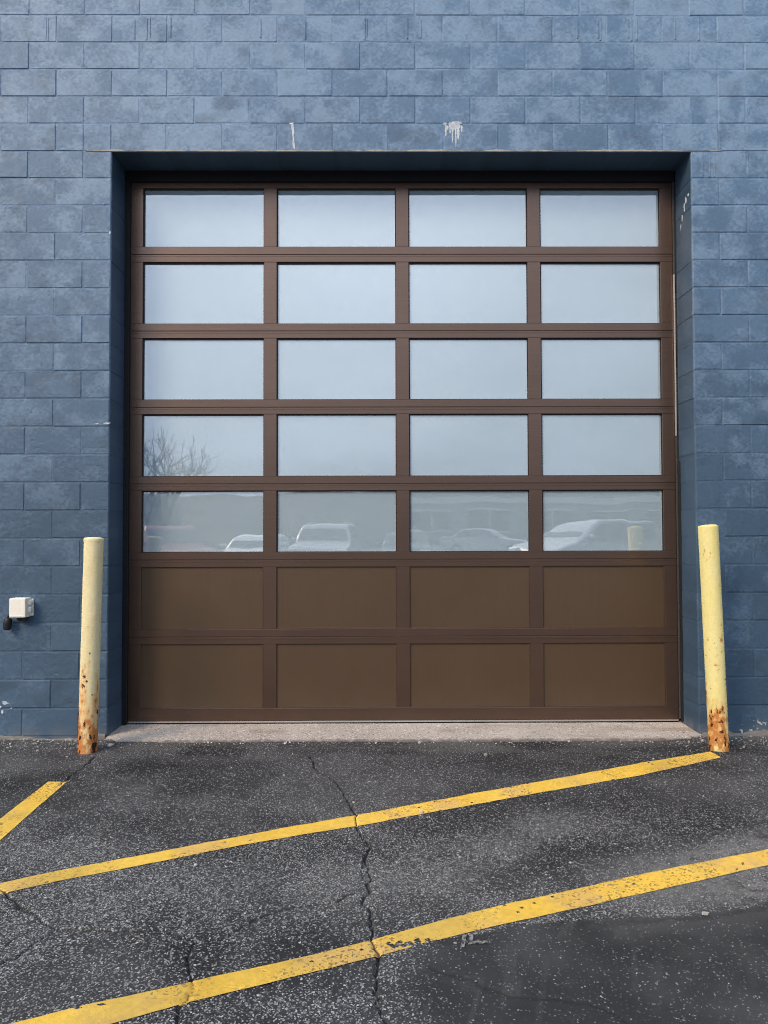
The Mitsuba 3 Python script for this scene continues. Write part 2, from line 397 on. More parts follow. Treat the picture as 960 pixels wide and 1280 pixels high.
scene['asphalt_ground'] = mikit.ply((np.column_stack([P, gz]), quads), 'asphalt', smooth=True, uv=np.column_stack([mask, seal]))
labels['asphalt_ground'] = {'label': 'cracked dark asphalt in front of the garage door, seal coated at the lower right', 'kind': 'structure'}


# painted lines: thin sheets of paint with ragged edges, worn holes and the cracks running through
def paint_line(name, top, bot, label, worn=0.30, seed=0, scuffs=()):
    a, b = LineString(top), LineString(bot)
    L = max(a.length, b.length)
    nu, nv = int(L / 0.0065), 22
    u = np.linspace(0, 1, nu)
    pa = np.array([a.interpolate(t, normalized=True).coords[0] for t in u])
    pb = np.array([b.interpolate(t, normalized=True).coords[0] for t in u])
    k = np.arange(nu)
    e0 = 0.035 * (meshkit.fbm(np.column_stack([k * 0.05, k * 0, k * 0 + seed]), 4, 3) - 0.5)
    e1 = 0.035 * (meshkit.fbm(np.column_stack([k * 0.05, k * 0, k * 0 + seed]), 4, 9) - 0.5)
    v = np.linspace(0, 1, nv)
    V = (v[None] * (1 + e1 - e0)[:, None] + e0[:, None])
    Q = pa[:, None] * (1 - V[..., None]) + pb[:, None] * V[..., None]
    Q = Q.reshape(-1, 2)
    n3 = np.clip(meshkit.fbm(P3(Q, 3), 3, 40 + seed), 0, 1)
    hole = meshkit.fbm(P3(Q, 55), 3, 50 + seed) + 0.10 * (n3 - 0.5)
    m, z = crack_mask(Q)
    for s in scuffs:
        d = seg_dist(Q, np.array(s))
        hole = np.where(d < 0.006, 1.0, hole)
    ok = (hole < 1 - worn)
    zz = ground_z(Q) + 0.0028 + 0.7 * z
    ii = (np.arange(nu - 1)[:, None] * nv + np.arange(nv - 1)[None]).ravel()
    q = np.column_stack([ii, ii + nv, ii + nv + 1, ii + 1])
    q = q[ok[q].all(1)]
    f = np.vstack([q[:, [0, 1, 2]], q[:, [0, 2, 3]]])
    v_ = np.column_stack([Q, zz])
    if np.cross(v_[f[0][1]] - v_[f[0][0]], v_[f[0][2]] - v_[f[0][0]])[2] < 0:
        f = f[:, ::-1]
    used, f = np.unique(f, return_inverse=True)
    return tag(obj(name, (v_[used], f.reshape(-1, 3)), 'line_paint', smooth=True, uv=np.column_stack([m, n3])[used]), label, 'painted line')


paint_line('parking_line', [(-2.4, -2.545), (-1.775, -2.236), (-1.498, -2.087), (-0.851, -1.771), (-0.298, -1.5), (0.592, -1.067), (1.487, -0.624), (2.035, -0.404)],
           [(-2.4, -2.68), (-1.725, -2.335), (-1.458, -2.188), (-0.832, -1.874), (-0.293, -1.649), (0.559, -1.251), (1.405, -0.862), (2.048, -0.53)],
           'long yellow painted line slanting up to the right bollard, nearer the door', 0.13, 1)
SCUFF = [[(-0.14, -2.72), (-0.12, -2.75), (-0.10, -2.715)], [(-0.09, -2.74), (-0.07, -2.72), (-0.05, -2.745)], [(-0.04, -2.70), (-0.035, -2.735), (-0.01, -2.73)], [(0.0, -2.70), (0.0, -2.72), (0.03, -2.71)],
         [(-0.10, -2.79), (-0.05, -2.775), (-0.01, -2.785)]]
paint_line('parking_line', [(-1.9, -3.44), (-1.42, -3.219), (-1.27, -3.149), (-1.06, -3.063), (-0.802, -2.961), (-0.591, -2.875), (-0.382, -2.785), (-0.159, -2.676), (0.085, -2.559), (0.351, -2.432), (0.946, -2.186), (1.626, -1.94), (2.299, -1.713)],
           [(-1.68, -3.49), (-1.134, -3.236), (-0.964, -3.159), (-0.794, -3.077), (-0.575, -2.981), (-0.374, -2.890), (-0.159, -2.791), (0.074, -2.689), (0.324, -2.585), (0.886, -2.359), (1.539, -2.108), (2.178, -1.893)],
           'long yellow painted line crossing the foreground, nearest the camera', 0.12, 2, SCUFF)
paint_line('parking_line', [(-2.145, -0.937), (-2.131, -1.531), (-2.13, -2.2)], [(-2.032, -0.946), (-1.993, -1.805), (-1.96, -2.25)],
           'short yellow painted line at the left edge in front of the left bollard', 0.13, 3)

wm = thing('paint_mark', 'faint white letter like paint marks beside the nearest yellow line', 'paint mark')
for q in ([(0.112, -2.757), (0.126, -2.758), (0.144, -2.672), (0.127, -2.680)], [(0.142, -2.742), (0.158, -2.737), (0.168, -2.672), (0.152, -2.678)], [(0.16, -2.722), (0.222, -2.720), (0.221, -2.736), (0.158, -2.735)]):
    g = Polygon(q).buffer(-0.002).buffer(0.002)
    m = trimesh.creation.extrude_polygon(g, 0.002, engine='earcut')
    c = np.array(g.centroid.coords)
    m.apply_translation((0, 0, float(ground_z(c)[0]) + 0.0045))
    obj('stroke', m, 'white_mark', wm)

# concrete sill under the door, its front edge crumbled
sx = np.linspace(-2.16, 2.16, 700)
rag = 0.018 * (meshkit.fbm(np.column_stack([sx * 9, sx * 0, sx * 0]), 4, 3) - 0.5) + 0.006 * (meshkit.noise(np.column_stack([sx * 60, sx * 0, sx * 0]), 5) - 0.5)
front = np.interp(sx, [-2.16, -2.12, -2.03, -1.6, 1.8, 2.06, 2.12, 2.16], [0.0, -0.01, -0.085, -0.118, -0.112, -0.06, -0.02, 0.0]) + rag
rows = [(0.0, -0.06), (0.0, -0.006), (0.012, 0.0), (0.10, 0.001), (0.25, 0.001), (0.45, 0.001), (0.65, 0.0)]
sv = []
for k, (dy, z) in enumerate(rows):
    y = front + dy if k < 4 else np.full_like(sx, dy)
    sv.append(np.column_stack([sx, y, z + (0.004 * (meshkit.fbm(np.column_stack([sx * 12, y * 12, y * 0]), 3, 6) - 0.5) if k else sx * 0)]))
sv = np.vstack(sv)
n = len(sx)
ii = (np.arange(len(rows) - 1)[:, None] * n + np.arange(n - 1)[None]).ravel()
sill = (sv, np.column_stack([ii, ii + 1, ii + n + 1, ii + n]))
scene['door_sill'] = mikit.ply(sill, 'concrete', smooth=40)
tag('door_sill', 'pale pinkish concrete sill with crumbling edge under the garage door', 'sill')

# ---------------------------------------------------------------- block wall
WX, TOP, DEPTH = 7.0, HEAD + 11 * C, 0.30
wall = thing('block_wall', 'blue painted concrete block wall around the garage door', 'wall')
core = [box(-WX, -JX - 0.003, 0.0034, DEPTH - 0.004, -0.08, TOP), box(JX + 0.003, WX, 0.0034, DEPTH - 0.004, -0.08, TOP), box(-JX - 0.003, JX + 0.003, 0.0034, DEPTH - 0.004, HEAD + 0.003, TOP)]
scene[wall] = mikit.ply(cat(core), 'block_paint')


def block(x0, x1, z0, z1, jamb=0, soffit=False):
    g0, g1 = (rng.uniform(0.0006, 0.0034) for _ in range(2))
    h0, h1 = rng.uniform(0.0015, 0.0035), rng.uniform(0.0008, 0.0024)
    a, b = (x0 if jamb == 1 else x0 + g0), (x1 if jamb == -1 else x1 - g1)
    c, d = (z0 if soffit else z0 + h0), z1 - h1
    ch = 0.0065
    j = lambda s: rng.uniform(-s, s)
    out = rng.uniform(-0.0030, 0.0018)
    tilt = [out + j(0.0010) for _ in range(4)]
    cr = [(a + j(0.0012), c + j(0.0012)), (b + j(0.0012), c + j(0.0012)), (b + j(0.0012), d + j(0.0012)), (a + j(0.0012), d + j(0.0012))]
    ins = [(1, 1), (-1, 1), (-1, -1), (1, -1)]
    v = [(x + sx_ * ch, t, z + sz_ * ch) for (x, z), (sx_, sz_), t in zip(cr, ins, tilt)]
    v += [(x, t + ch, z) for (x, z), t in zip(cr, tilt)]
    v += [(x, DEPTH, z) for x, z in cr]
    f = [(0, 1, 2), (0, 2, 3)]
    for k in range(4):
        l = (k + 1) % 4
        for o in (0, 4):
            f += [(o + 4 + k, o + 4 + l, o + l), (o + 4 + k, o + l, o + k)]
    return trimesh.Trimesh(v, f, process=False)


def course(r):
    """The joints of course r (0 = the first under the lintel, negative above), as (x0, x1, jamb, soffit)."""
    odd = r % 2
    res = []
    if r >= 0:
        s = -JX - (X if odd else X / 2)
        xl = [-JX]
        while s > -WX:
            xl.append(s); s -= X
        res += [(b, a, -1 if a == -JX else 0, False) for a, b in zip(xl[:-1], xl[1:])]
        s = JX + (X / 2 if odd else X)
        xr = [JX]
        while s < WX:
            xr.append(s); s += X
        res += [(a, b, 1 if a == JX else 0, False) for a, b in zip(xr[:-1], xr[1:])]
    else:
        s0 = -JX - (X / 2 if not odd else 0)
        xx = [s0 + X * k for k in range(-14, 26) if -WX < s0 + X * k < WX]
        if r == -1:
            xx = sorted(set([x for x in xx if x < JX + 0.1 or x > JX + 0.3] + [-JX - X / 2, JX + X / 2]))
            xx = [x for x in xx if not (JX - 0.1 < x < JX + 0.1)]
        if r == -2:
            xx = sorted(xx + [JX + X / 2])
        res += [(a, b, 0, r == -1) for a, b in zip(xx[:-1], xx[1:])]
    return res


outer = []
for r in range(-11, 21):
    for (a, b, jamb, soff) in course(r):
        z1 = HEAD - r * C
        z0 = z1 - C
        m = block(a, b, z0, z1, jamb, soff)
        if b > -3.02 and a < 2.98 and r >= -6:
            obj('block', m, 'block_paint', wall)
        else:
            outer.append(m)
key = obj('outer_block', cat(outer), 'block_paint', wall)
labels[key] = {'label': 'blue painted blocks of the wall beyond the picture', 'kind': 'stuff'}

# the rest of the building behind the front wall
obj('roof', box(-WX, WX, DEPTH + 0.01, 14, TOP - 0.5, TOP - 0.3), 'bare_mortar', wall)
obj('side_wall', box(-WX, -WX + 0.3, DEPTH + 0.01, 14, -0.1, TOP - 0.52), 'block_paint', wall)
obj('side_wall', box(WX - 0.3, WX, DEPTH + 0.01, 14, -0.1, TOP - 0.52), 'block_paint', wall)
obj('rear_wall', box(-WX + 0.31, WX - 0.31, 13.7, 14, -0.1, TOP - 0.52), 'block_paint', wall)
obj('coping', cbox(-WX, WX, -0.03, DEPTH + 0.05, TOP + 0.004, TOP + 0.08, 0.006), 'aluminium', wall)

# ragged bead of bare mortar along the lintel's lower edge
bx = np.linspace(-2.32, 2.36, 620)
th = np.clip(0.021 * (meshkit.fbm(np.column_stack([bx * 7, bx * 0, bx * 0]), 5, 21) - 0.27), 0.0012, 0.013)
th[(bx < -JX) | (bx > JX)] *= 0.75
bv = np.vstack([np.column_stack([bx, np.full_like(bx, -0.002) - 0.25 * th, HEAD - 0.0015 - 0.2 * th]), np.column_stack([bx, np.full_like(bx, -0.003) - 0.3 * th, HEAD + th]),
                np.column_stack([bx, np.full_like(bx, 0.004), HEAD + th + 0.001]), np.column_stack([bx, np.full_like(bx, 0.006), HEAD - 0.002 - 0.2 * th])])
n = len(bx)
ii = np.arange(n - 1)
obj('mortar_bead', (bv, np.vstack([np.column_stack([ii + o, ii + 1 + o, ii + 1 + o2, ii + o2]) for o, o2 in ((0, n), (n, 2 * n), (3 * n, 0))])), 'bare_mortar', wall, smooth=50,
    label='ragged pale line of bare mortar along the lintel edge')

# rough concrete at the wall's foot
for s, (fx0, fx1) in enumerate(((-WX, -JX - 0.012), (JX + 0.012, WX))):
    n = int((fx1 - fx0) / 0.012)
    fx = np.linspace(fx0, fx1, n)
    q = np.column_stack([fx * 5, fx * 0, fx * 0 + s])
    up = np.clip(0.11 * (meshkit.fbm(q, 4, 11) - 0.52), -0.02, 0.05) + 0.006 * (meshkit.noise(q * 9, 3) - 0.5)
    out = 0.002 + 0.022 * meshkit.fbm(q * 2.3, 3, 12)
    fv = np.vstack([np.column_stack([fx, -out - 0.012, fx * 0 - 0.05]), np.column_stack([fx, -out, 0.25 * up - 0.004]), np.column_stack([fx, -0.006 - 0.2 * out, up]), np.column_stack([fx, fx * 0 + 0.01, up + 0.004])])
    ii = np.arange(n - 1)
    obj('footing', (fv, np.vstack([np.column_stack([ii + o * n, ii + 1 + o * n, ii + 1 + (o + 1) * n, ii + (o + 1) * n]) for o in range(3)])), 'foot_concrete', wall, smooth=50)


# white splashes and flakes on the wall: thin relief
def splat(name, blobs, seed, label, m='spilt_white', plane='front', y=-0.0035, thick=0.003):
    r = np.random.default_rng(seed)
    shapes = []
    for (x, z, w, h) in blobs:
        t = np.linspace(0, 2 * np.pi, 26, endpoint=False)
        k = 1 + 0.45 * (meshkit.fbm(np.column_stack([np.cos(t) * 2 + r.uniform(0, 50), np.sin(t) * 2, t * 0]), 3, seed) - 0.5) * 2
        shapes.append(Polygon(np.column_stack([x + w / 2 * k * np.cos(t), z + h / 2 * k * np.sin(t)])).buffer(0))
    from shapely import union_all
    g = union_all(shapes)
    ms = [trimesh.creation.extrude_polygon(q, thick, engine='earcut') for q in getattr(g, 'geoms', [g]) if q.area > 1e-7]
    m_ = cat(ms)
    v = m_.vertices
    if plane == 'front':
        m_.vertices = np.column_stack([v[:, 0], y + thick - v[:, 2], v[:, 1]])
    else:
        m_.vertices = np.column_stack([JX - 0.002 - v[:, 2] + 0.001, v[:, 0], v[:, 1]])
    m_.fix_normals()
    return obj(name, m_, m, wall, label=label)


r_ = np.random.default_rng(5)
drips = [(0.385, 4.455, 0.085, 0.05)] + [(0.335 + 0.021 * k + r_.uniform(-.004, .004), 4.455 - l / 2, r_.uniform(0.008, 0.018), l) for k, l in enumerate((0.03, 0.06, 0.12, 0.15, 0.10, 0.05))]
drips += [(0.325, 4.42, 0.012, 0.09), (0.318, 4.47, 0.03, 0.018), (0.40, 4.477, 0.09, 0.02)]
splat('white_splash', drips, 3, 'white splash with drips on the lintel right of centre')
splat('white_drip', [(-0.805, 4.455, 0.022, 0.05), (-0.80, 4.41, 0.014, 0.10), (-0.797, 4.34, 0.013, 0.09), (-0.815, 4.47, 0.03, 0.015), (-0.79, 4.30, 0.009, 0.05)], 4, 'thin white drip on the lintel left of centre')
splat('white_flake', [(-2.87, 0.245, 0.035, 0.022), (-2.90, 0.215, 0.02, 0.02), (-2.885, 0.18, 0.018, 0.03), (-2.82, 0.205, 0.014, 0.008), (-2.845, 0.24, 0.012, 0.01), (-2.91, 0.26, 0.015, 0.012)], 6, 'white paint flakes low on the wall at the left edge')
splat('white_scuff', [(0.10, 3.945, 0.018, 0.05), (0.13, 3.90, 0.016, 0.06), (0.17, 3.84, 0.012, 0.05), (0.20, 3.78, 0.010, 0.04), (0.055, 3.965, 0.02, 0.02)], 8, 'white scuff on the right reveal near the top', plane='reveal')
for k, (x, z, h) in enumerate(((-2.215, 4.10, .03),)):
    splat('white_flake', [(-2.26 + 0.012 * k, 3.872, 0.012, 0.006), (-2.19, 3.872, 0.012, 0.006), (-2.14, 3.66, 0.012, 0.02), (-2.15, 2.26, 0.05, 0.008), (-2.22, 2.258, 0.03, 0.006)], 12, 'small white chips along the joints of the left pier')
# patched vertical strips (old anchor repairs) beside the opening and on an upper course
strip = []
for x in (2.215, 2.27, 2.305):
    strip.append(cbox(x - 0.006, x + 0.006, -0.0045, 0.002, HEAD - C + 0.008, HEAD - 0.012, 0.002))
obj('patch_strip', cat(strip), 'block_paint', wall)
strip = []
for x in list(rng.uniform(-2.75, 2.65, 20)):
    z0 = HEAD + 4 * C
    w = rng.uniform(0.003, 0.007)
    strip.append(cbox(x - w, x + w, -0.0052, 0.002, z0 + 0.009 + rng.uniform(0, 0.03), z0 + C - 0.009 - rng.uniform(0, 0.02), 0.0022))
obj('patch_strip', cat(strip), 'block_paint', wall)

# ---------------------------------------------------------------- sectional door
YD = 0.332
STILE_X = [0.0095 + 1.025 * k for k in (-2, -1, 0, 1, 2)]
SW = 0.0505
X0, X1 = STILE_X[0] - SW - 0.008, STILE_X[-1] + SW + 0.008
SEAM = [0.024, 0.663, 1.253, 1.838, 2.430, 3.024, 3.623, 4.33]
OPEN = [(0.121, 0.608), (0.724, 1.198), (1.312, 1.786), (1.897, 2.377), (2.492, 2.968), (3.084, 3.563), (3.685, 4.145)]
door = thing('garage_door', 'brown sectional garage door with four columns of frosted panes over solid lower panels', 'garage door')
for s in range(7):
    z0, z1 = SEAM[s] + 0.0013, SEAM[s + 1] - 0.0013
    lo, hi = OPEN[s]
    rails = [cbox(X0, X1, YD, YD + 0.045, z0, lo, 0.0025), cbox(X0, X1, YD, YD + 0.045, hi, z1, 0.0025)]
    if s < 6:   # the lip of the tongue that shows as a thin line inside the seam
        rails.append(box(X0 + 0.004, X1 - 0.004, YD + 0.006, YD + 0.04, z1 - 0.002, z1 + 0.006))
        rails.append(cbox(X0, X1, YD - 0.0022, YD + 0.006, z1 - 0.016, z1 - 0.001, 0.001))
    sec = obj('section', cat(rails), 'brown_rail', door)
    labels[sec] = {'label': 'glazed door section' if s > 1 else 'solid door section'}
    for k, x in enumerate(STILE_X):
        wl, wr_ = (X0 * -1 + x if k == 0 else 0.0375 if k == 4 else SW), (X1 - x if k == 4 else 0.0375 if k == 0 else SW)
        obj('stile', cbox(x - wl, x + wr_, YD + 0.0015, YD + 0.043, lo - 0.001, hi + 0.001, 0.002), 'brown_rail', sec)
    for k in range(4):
        a, b = STILE_X[k] + (0.0375 if k == 0 else SW), STILE_X[k + 1] - (0.0375 if k == 3 else SW)
        if s > 1:
            pm = box(a - 0.012, b + 0.012, YD + 0.026, YD + 0.036, lo - 0.012, hi + 0.012)
            c0 = ((a + b) / 2, YD + 0.031, (lo + hi) / 2)       # each pane sits a touch differently in its frame
            pm.apply_transform(trimesh.transformations.rotation_matrix(math.radians(rng.normal(0, 0.10)), (1, 0, 0), c0))
            pm.apply_transform(trimesh.transformations.rotation_matrix(math.radians(rng.normal(0, 0.07)), (0, 0, 1), c0))
            obj('pane', pm, 'pane_glass', sec)
            g = 0.0075
            obj('gasket', cat([box(a, b, YD + 0.012, YD + 0.029, hi - g, hi), box(a, b, YD + 0.018, YD + 0.029, lo, lo + 0.004), box(a, a + g, YD + 0.012, YD + 0.029, lo + 0.004, hi - g), box(b - 0.004, b, YD + 0.018, YD + 0.029, lo + 0.004, hi - g)]), 'gasket', sec)
        else:
            obj('panel', box(a - 0.012, b + 0.012, YD + 0.016, YD + 0.034, lo - 0.012, hi + 0.012), 'brown_panel', sec)
            g = 0.006
            bead = cat([cbox(a, b, YD + 0.008, YD + 0.018, lo, lo + g, 0.001), cbox(b - g, b, YD + 0.008, YD + 0.018, lo, hi, 0.001)])
            obj('bead', bead, 'brown_rail', sec)
obj('bottom_retainer', cbox(X0, X1, YD + 0.002, YD + 0.04, 0.011, 0.0225, 0.001), 'aluminium', door, label='pale metal strip along the bottom of the door')
obj('bottom_seal', cbox(X0, X1, YD + 0.006, YD + 0.038, -0.012, 0.0108, 0.003), 'rubber', door, label='black rubber strip touching the sill')
# seals around the opening
obj('header_seal', cbox(-2.13, 2.13, DEPTH + 0.004, YD - 0.004, 4.188, 4.32, 0.002), 'rubber', door, label='black seal under the lintel')
obj('jamb_seal', cbox(-2.16, -2.097, DEPTH + 0.004, YD - 0.004, 0.006, 4.187, 0.003), 'rubber', door, label='black seal down the left side')
obj('jamb_seal', cbox(2.130, 2.17, DEPTH + 0.004, YD - 0.004, 0.006, 4.187, 0.003), 'rubber', door, label='black seal down the right side')
n = 90
cz_ = np.linspace(0.02, 2.0, n)
cw = 0.004 + 0.010 * meshkit.fbm(np.column_stack([cz_ * 14, cz_ * 0, cz_ * 0]), 3, 4)
cv = np.vstack([np.column_stack([JX - cw, np.full(n, DEPTH - 0.006), cz_]), np.column_stack([JX + cz_ * 0 + 0.004, np.full(n, DEPTH - 0.03 - 0.5 * 0.01), cz_]), np.column_stack([JX - cw, np.full(n, DEPTH + 0.006), cz_])])
ii = np.arange(n - 1)
obj('caulk_bead', (cv, np.vstack([np.column_stack([ii, ii + 1, ii + 1 + n, ii + n]), np.column_stack([ii, ii + 1, ii + 1 + 2 * n, ii + 2 * n])])), 'rubber', door, smooth=60)
obj('seal_retainer', cbox(2.1165, 2.1265, YD - 0.020, YD - 0.004, 2.2, 3.46, 0.0015), 'aluminium', door, label='thin pale metal edge beside the right seal')
obj('seal_lip', cbox(2.1165, 2.1295, YD - 0.018, YD - 0.004, 0.03, 2.198, 0.0015), 'seal_grey', door)
obj('seal_lip', cbox(2.1165, 2.1295, YD - 0.018, YD - 0.004, 3.462, 4.187, 0.0015), 'seal_grey', door)


# ---------------------------------------------------------------- bollards
def bollard(base, top, r, label, cap, seed):
    key = thing('bollard', label, 'bollard', 'steel posts either side of the door')
    base, top = np.array(base, float), np.array(top, float)
    H = np.linalg.norm(top - base)
    zz = np.concatenate([np.linspace(-0.05, H - 0.006, 150), [H - 0.002, H]])
    rr = np.full(len(zz), r); rr[-1] = r - 0.004; rr[-2] = r - 0.001
    a = np.linspace(0, 2 * np.pi, 48, endpoint=False)
    g, hh = np.meshgrid(a, zz)
    pt = np.column_stack([np.cos(g.ravel()), np.sin(g.ravel()), hh.ravel()])
    R = np.repeat(rr, 48) + 0.0022 * (meshkit.fbm(pt * (3, 3, 9), 3, seed) - 0.5) + 0.004 * np.exp(-np.clip(hh.ravel(), 0, 9) / 0.05) * (meshkit.noise(pt * (5, 5, 60), seed) - 0.3)
    v = np.column_stack([R * pt[:, 0], R * pt[:, 1], hh.ravel()])
    n = len(zz)
    ii = (np.arange(n - 1)[:, None] * 48 + np.arange(48)[None])
    jj = (np.arange(n - 1)[:, None] * 48 + (np.arange(48)[None] + 1) % 48)
    f = np.column_stack([ii.ravel(), jj.ravel(), (jj + 48).ravel(), (ii + 48).ravel()])
    w = (top - base) / H
    u = np.cross([0, 1, 0], w); u /= np.linalg.norm(u)
    M = np.column_stack([u, np.cross(w, u), w])
    obj('pipe', (base + v @ M.T, f), 'bollard_paint', key, smooth=True)
    if cap == 'ring':
        prof = [(0, H + 0.010), (r * 0.6, H + 0.009), (r - 0.002, H + 0.003), (r + 0.0022, H - 0.002), (r + 0.0022, H - 0.020), (r - 0.002, H - 0.024)]
    else:
        prof = [(0, H + 0.004), (r * 0.5, H + 0.006), (r * 0.8, H + 0.003), (r - 0.005, H - 0.003)]
    c = trimesh.creation.revolve(prof[::-1], sections=48)
    c.vertices = base + (c.vertices + (np.column_stack([c.vertices[:, 0] * 0, c.vertices[:, 0] * 0, 0.05 * c.vertices[:, 0]]) if cap != 'ring' else 0)) @ M.T
    obj('cap', c, 'bollard_paint', key, smooth=40)


bollard((-2.152, -0.315, -0.01), (-2.115, -0.33, 1.425), 0.0625, 'upright pale yellow steel bollard with rusty foot, left of the door', 'ring', 3)
bollard((2.120, -0.345, -0.01), (2.054, -0.375, 1.500), 0.064, 'leaning yellow steel bollard with rusty foot, right of the door', 'fill', 8)

# ---------------------------------------------------------------- junction box on the wall
jb = thing('junction_box', 'small off white electrical box on the blue wall at the left edge', 'electrical box')
obj('housing', rbox(-2.800, -2.684, -0.098, -0.004, 0.864, 1.000, 0.006), 'box_plastic', jb, smooth=30)
ring = trimesh.creation.annulus(0.017, 0.020, 0.003, sections=40)
ring.apply_transform(trimesh.transformations.rotation_matrix(math.pi / 2, (1, 0, 0)))
ring.apply_translation((-2.742, -0.098, 0.925))
obj('knockout', ring, 'box_plastic', jb, smooth=40)
lip = cbox(-2.797, -2.688, -0.100, -0.094, 0.872, 0.880, 0.0015)
obj('lid_lip', lip, 'box_plastic', jb)
for z in (0.965, 0.915):
    obj('hinge_lug', rbox(-2.688, -2.668, -0.050, -0.012, z - 0.016, z + 0.016, 0.005), 'box_plastic', jb, smooth=30)
    s = trimesh.creation.cylinder(0.006, 0.004, sections=16)
    s.apply_transform(trimesh.transformations.rotation_matrix(math.pi / 2, (0, 1, 0)))
    s.apply_translation((-2.667, -0.030, z - 0.012))
    obj('screw', s, 'box_detail', jb, smooth=40)
obj('flange', rbox(-2.690, -2.668, -0.010, 0.001, 0.868, 0.990, 0.004), 'box_plastic', jb, smooth=30)
t = np.linspace(0, math.pi, 14)
obj('cable_loop', tube(np.column_stack([-2.728 + 0.034 * np.cos(t), np.full(14, -0.045), 0.866 - 0.036 * np.sin(t)]), 0.008, 10), 'black_plastic', jb, smooth=40)
obj('cable_gland', tube([(-2.745, -0.05, 0.868), (-2.745, -0.05, 0.846)], 0.014, 14), 'black_plastic', jb, smooth=30)
pl = trimesh.creation.revolve([(0, -0.045), (0.018, -0.043), (0.026, -0.034), (0.029, 0.0), (0.027, 0.03), (0.018, 0.042), (0.0, 0.046)], sections=24)
pl.apply_transform(trimesh.transformations.rotation_matrix(0.12, (0, 1, 0)))
pl.apply_translation((-2.834, -0.045, 0.815))
pk = tag(obj('cable_plug', pl, 'black_plastic', smooth=35), 'black rounded plug hanging below the left corner of the electrical box', 'cable plug')
obj('cord', tube([(-2.834, -0.045, 0.86), (-2.825, -0.05, 0.872), (-2.805, -0.05, 0.876), (-2.79, -0.05, 0.868)], 0.006, 8), 'black_plastic', pk, smooth=40)

# ---------------------------------------------------------------- loose chips along the wall and on the asphalt
chips = []
cr = np.random.default_rng(21)
spots = [(cr.uniform(-2.95, -2.0), -abs(cr.normal(0.03, 0.16))) for _ in range(330)] + [(cr.uniform(1.9, 2.95), -abs(cr.normal(0.03, 0.17))) for _ in range(300)]
spots += [(cr.uniform(-2.0, 2.0), -0.12 - abs(cr.normal(0, 0.05))) for _ in range(170)] + [(cr.uniform(-2.2, 2.4), cr.uniform(-3.1, -0.2)) for _ in range(110)]
spots += [(cr.normal(-0.61, 0.03), cr.uniform(-0.1, -0.06)) for _ in range(14)]
for (x, y) in spots:
    s = cr.lognormal(math.log(0.0042), 0.5)
    m = trimesh.creation.icosahedron()
    m.vertices *= cr.uniform(0.6, 1.3, (12, 1)) * s * np.array([1, cr.uniform(0.6, 1), cr.uniform(0.35, 0.7)])
    a = cr.uniform(0, 6.3)
    m.apply_transform(trimesh.transformations.rotation_matrix(a, (0, 0, 1)))
    z = float(ground_z(np.array([[x, y]]))[0]) if y < -0.11 or abs(x) > 2.1 else 0.0
    m.apply_translation((x, y, z + 0.3 * s))
    chips.append(m)
scene['loose_chips'] = mikit.ply(cat(chips), 'debris')
tag('loose_chips', 'pale stone and paint chips scattered on the asphalt along the wall', None, None, 'stuff')

# ---------------------------------------------------------------- the lot behind the camera, seen mirrored in the panes
bsdf('car_glass', (0.02, 0.024, 0.028), rough=0.08, spec=0.8)
bsdf('tyre', (0.02, 0.02, 0.02), rough=0.8)
bsdf('rim', (0.35, 0.35, 0.36), rough=0.35, metal=0.6)
bsdf('lamp_clear', (0.75, 0.76, 0.78), rough=0.1, spec=0.8)
bsdf('lamp_red', (0.45, 0.02, 0.02), rough=0.15, spec=0.6)
PAINT = {'white': (0.74, 0.74, 0.73), 'silver': (0.42, 0.43, 0.45), 'dark': (0.035, 0.038, 0.045), 'red': (0.20, 0.022, 0.022), 'grey': (0.16, 0.17, 0.18)}
for k, c in PAINT.items():
    bsdf('car_' + k, c, rough=0.25, spec=0.6, clearcoat=0.6)
SHAPE = {   # side outline (x along the car, nose at +x), greenhouse, wheel radius, width
    'sedan': ([(-2.25, .32), (-2.28, .75), (-2.2, 1.0), (-1.75, 1.03), (-1.15, 1.40), (-.35, 1.45), (.25, 1.40), (.95, 1.0), (1.95, .86), (2.22, .66), (2.25, .32)],
              [(-1.62, 1.04), (-1.10, 1.345), (-.35, 1.39), (.20, 1.345), (.80, 1.02)], .32, 1.80),
    'suv': ([(-2.25, .38), (-2.30, .9), (-2.22, 1.12), (-2.05, 1.72), (-1.6, 1.79), (.05, 1.77), (.30, 1.68), (1.0, 1.15), (2.0, 1.04), (2.22, .86), (2.26, .38)],
            [(-2.10, 1.17), (-1.95, 1.65), (-1.55, 1.70), (.02, 1.69), (.22, 1.61), (.82, 1.15)], .37, 1.88),
    'van': ([(-2.4, .36), (-2.45, .9), (-2.40, 1.2), (-2.25, 1.72), (-1.9, 1.78), (.3, 1.76), (.7, 1.62), (1.45, 1.10), (2.2, .95), (2.42, .75), (2.45, .36)],
            [(-2.26, 1.18), (-2.12, 1.64), (-1.8, 1.69), (.25, 1.67), (.55, 1.56), (1.18, 1.08)], .34, 1.90)}


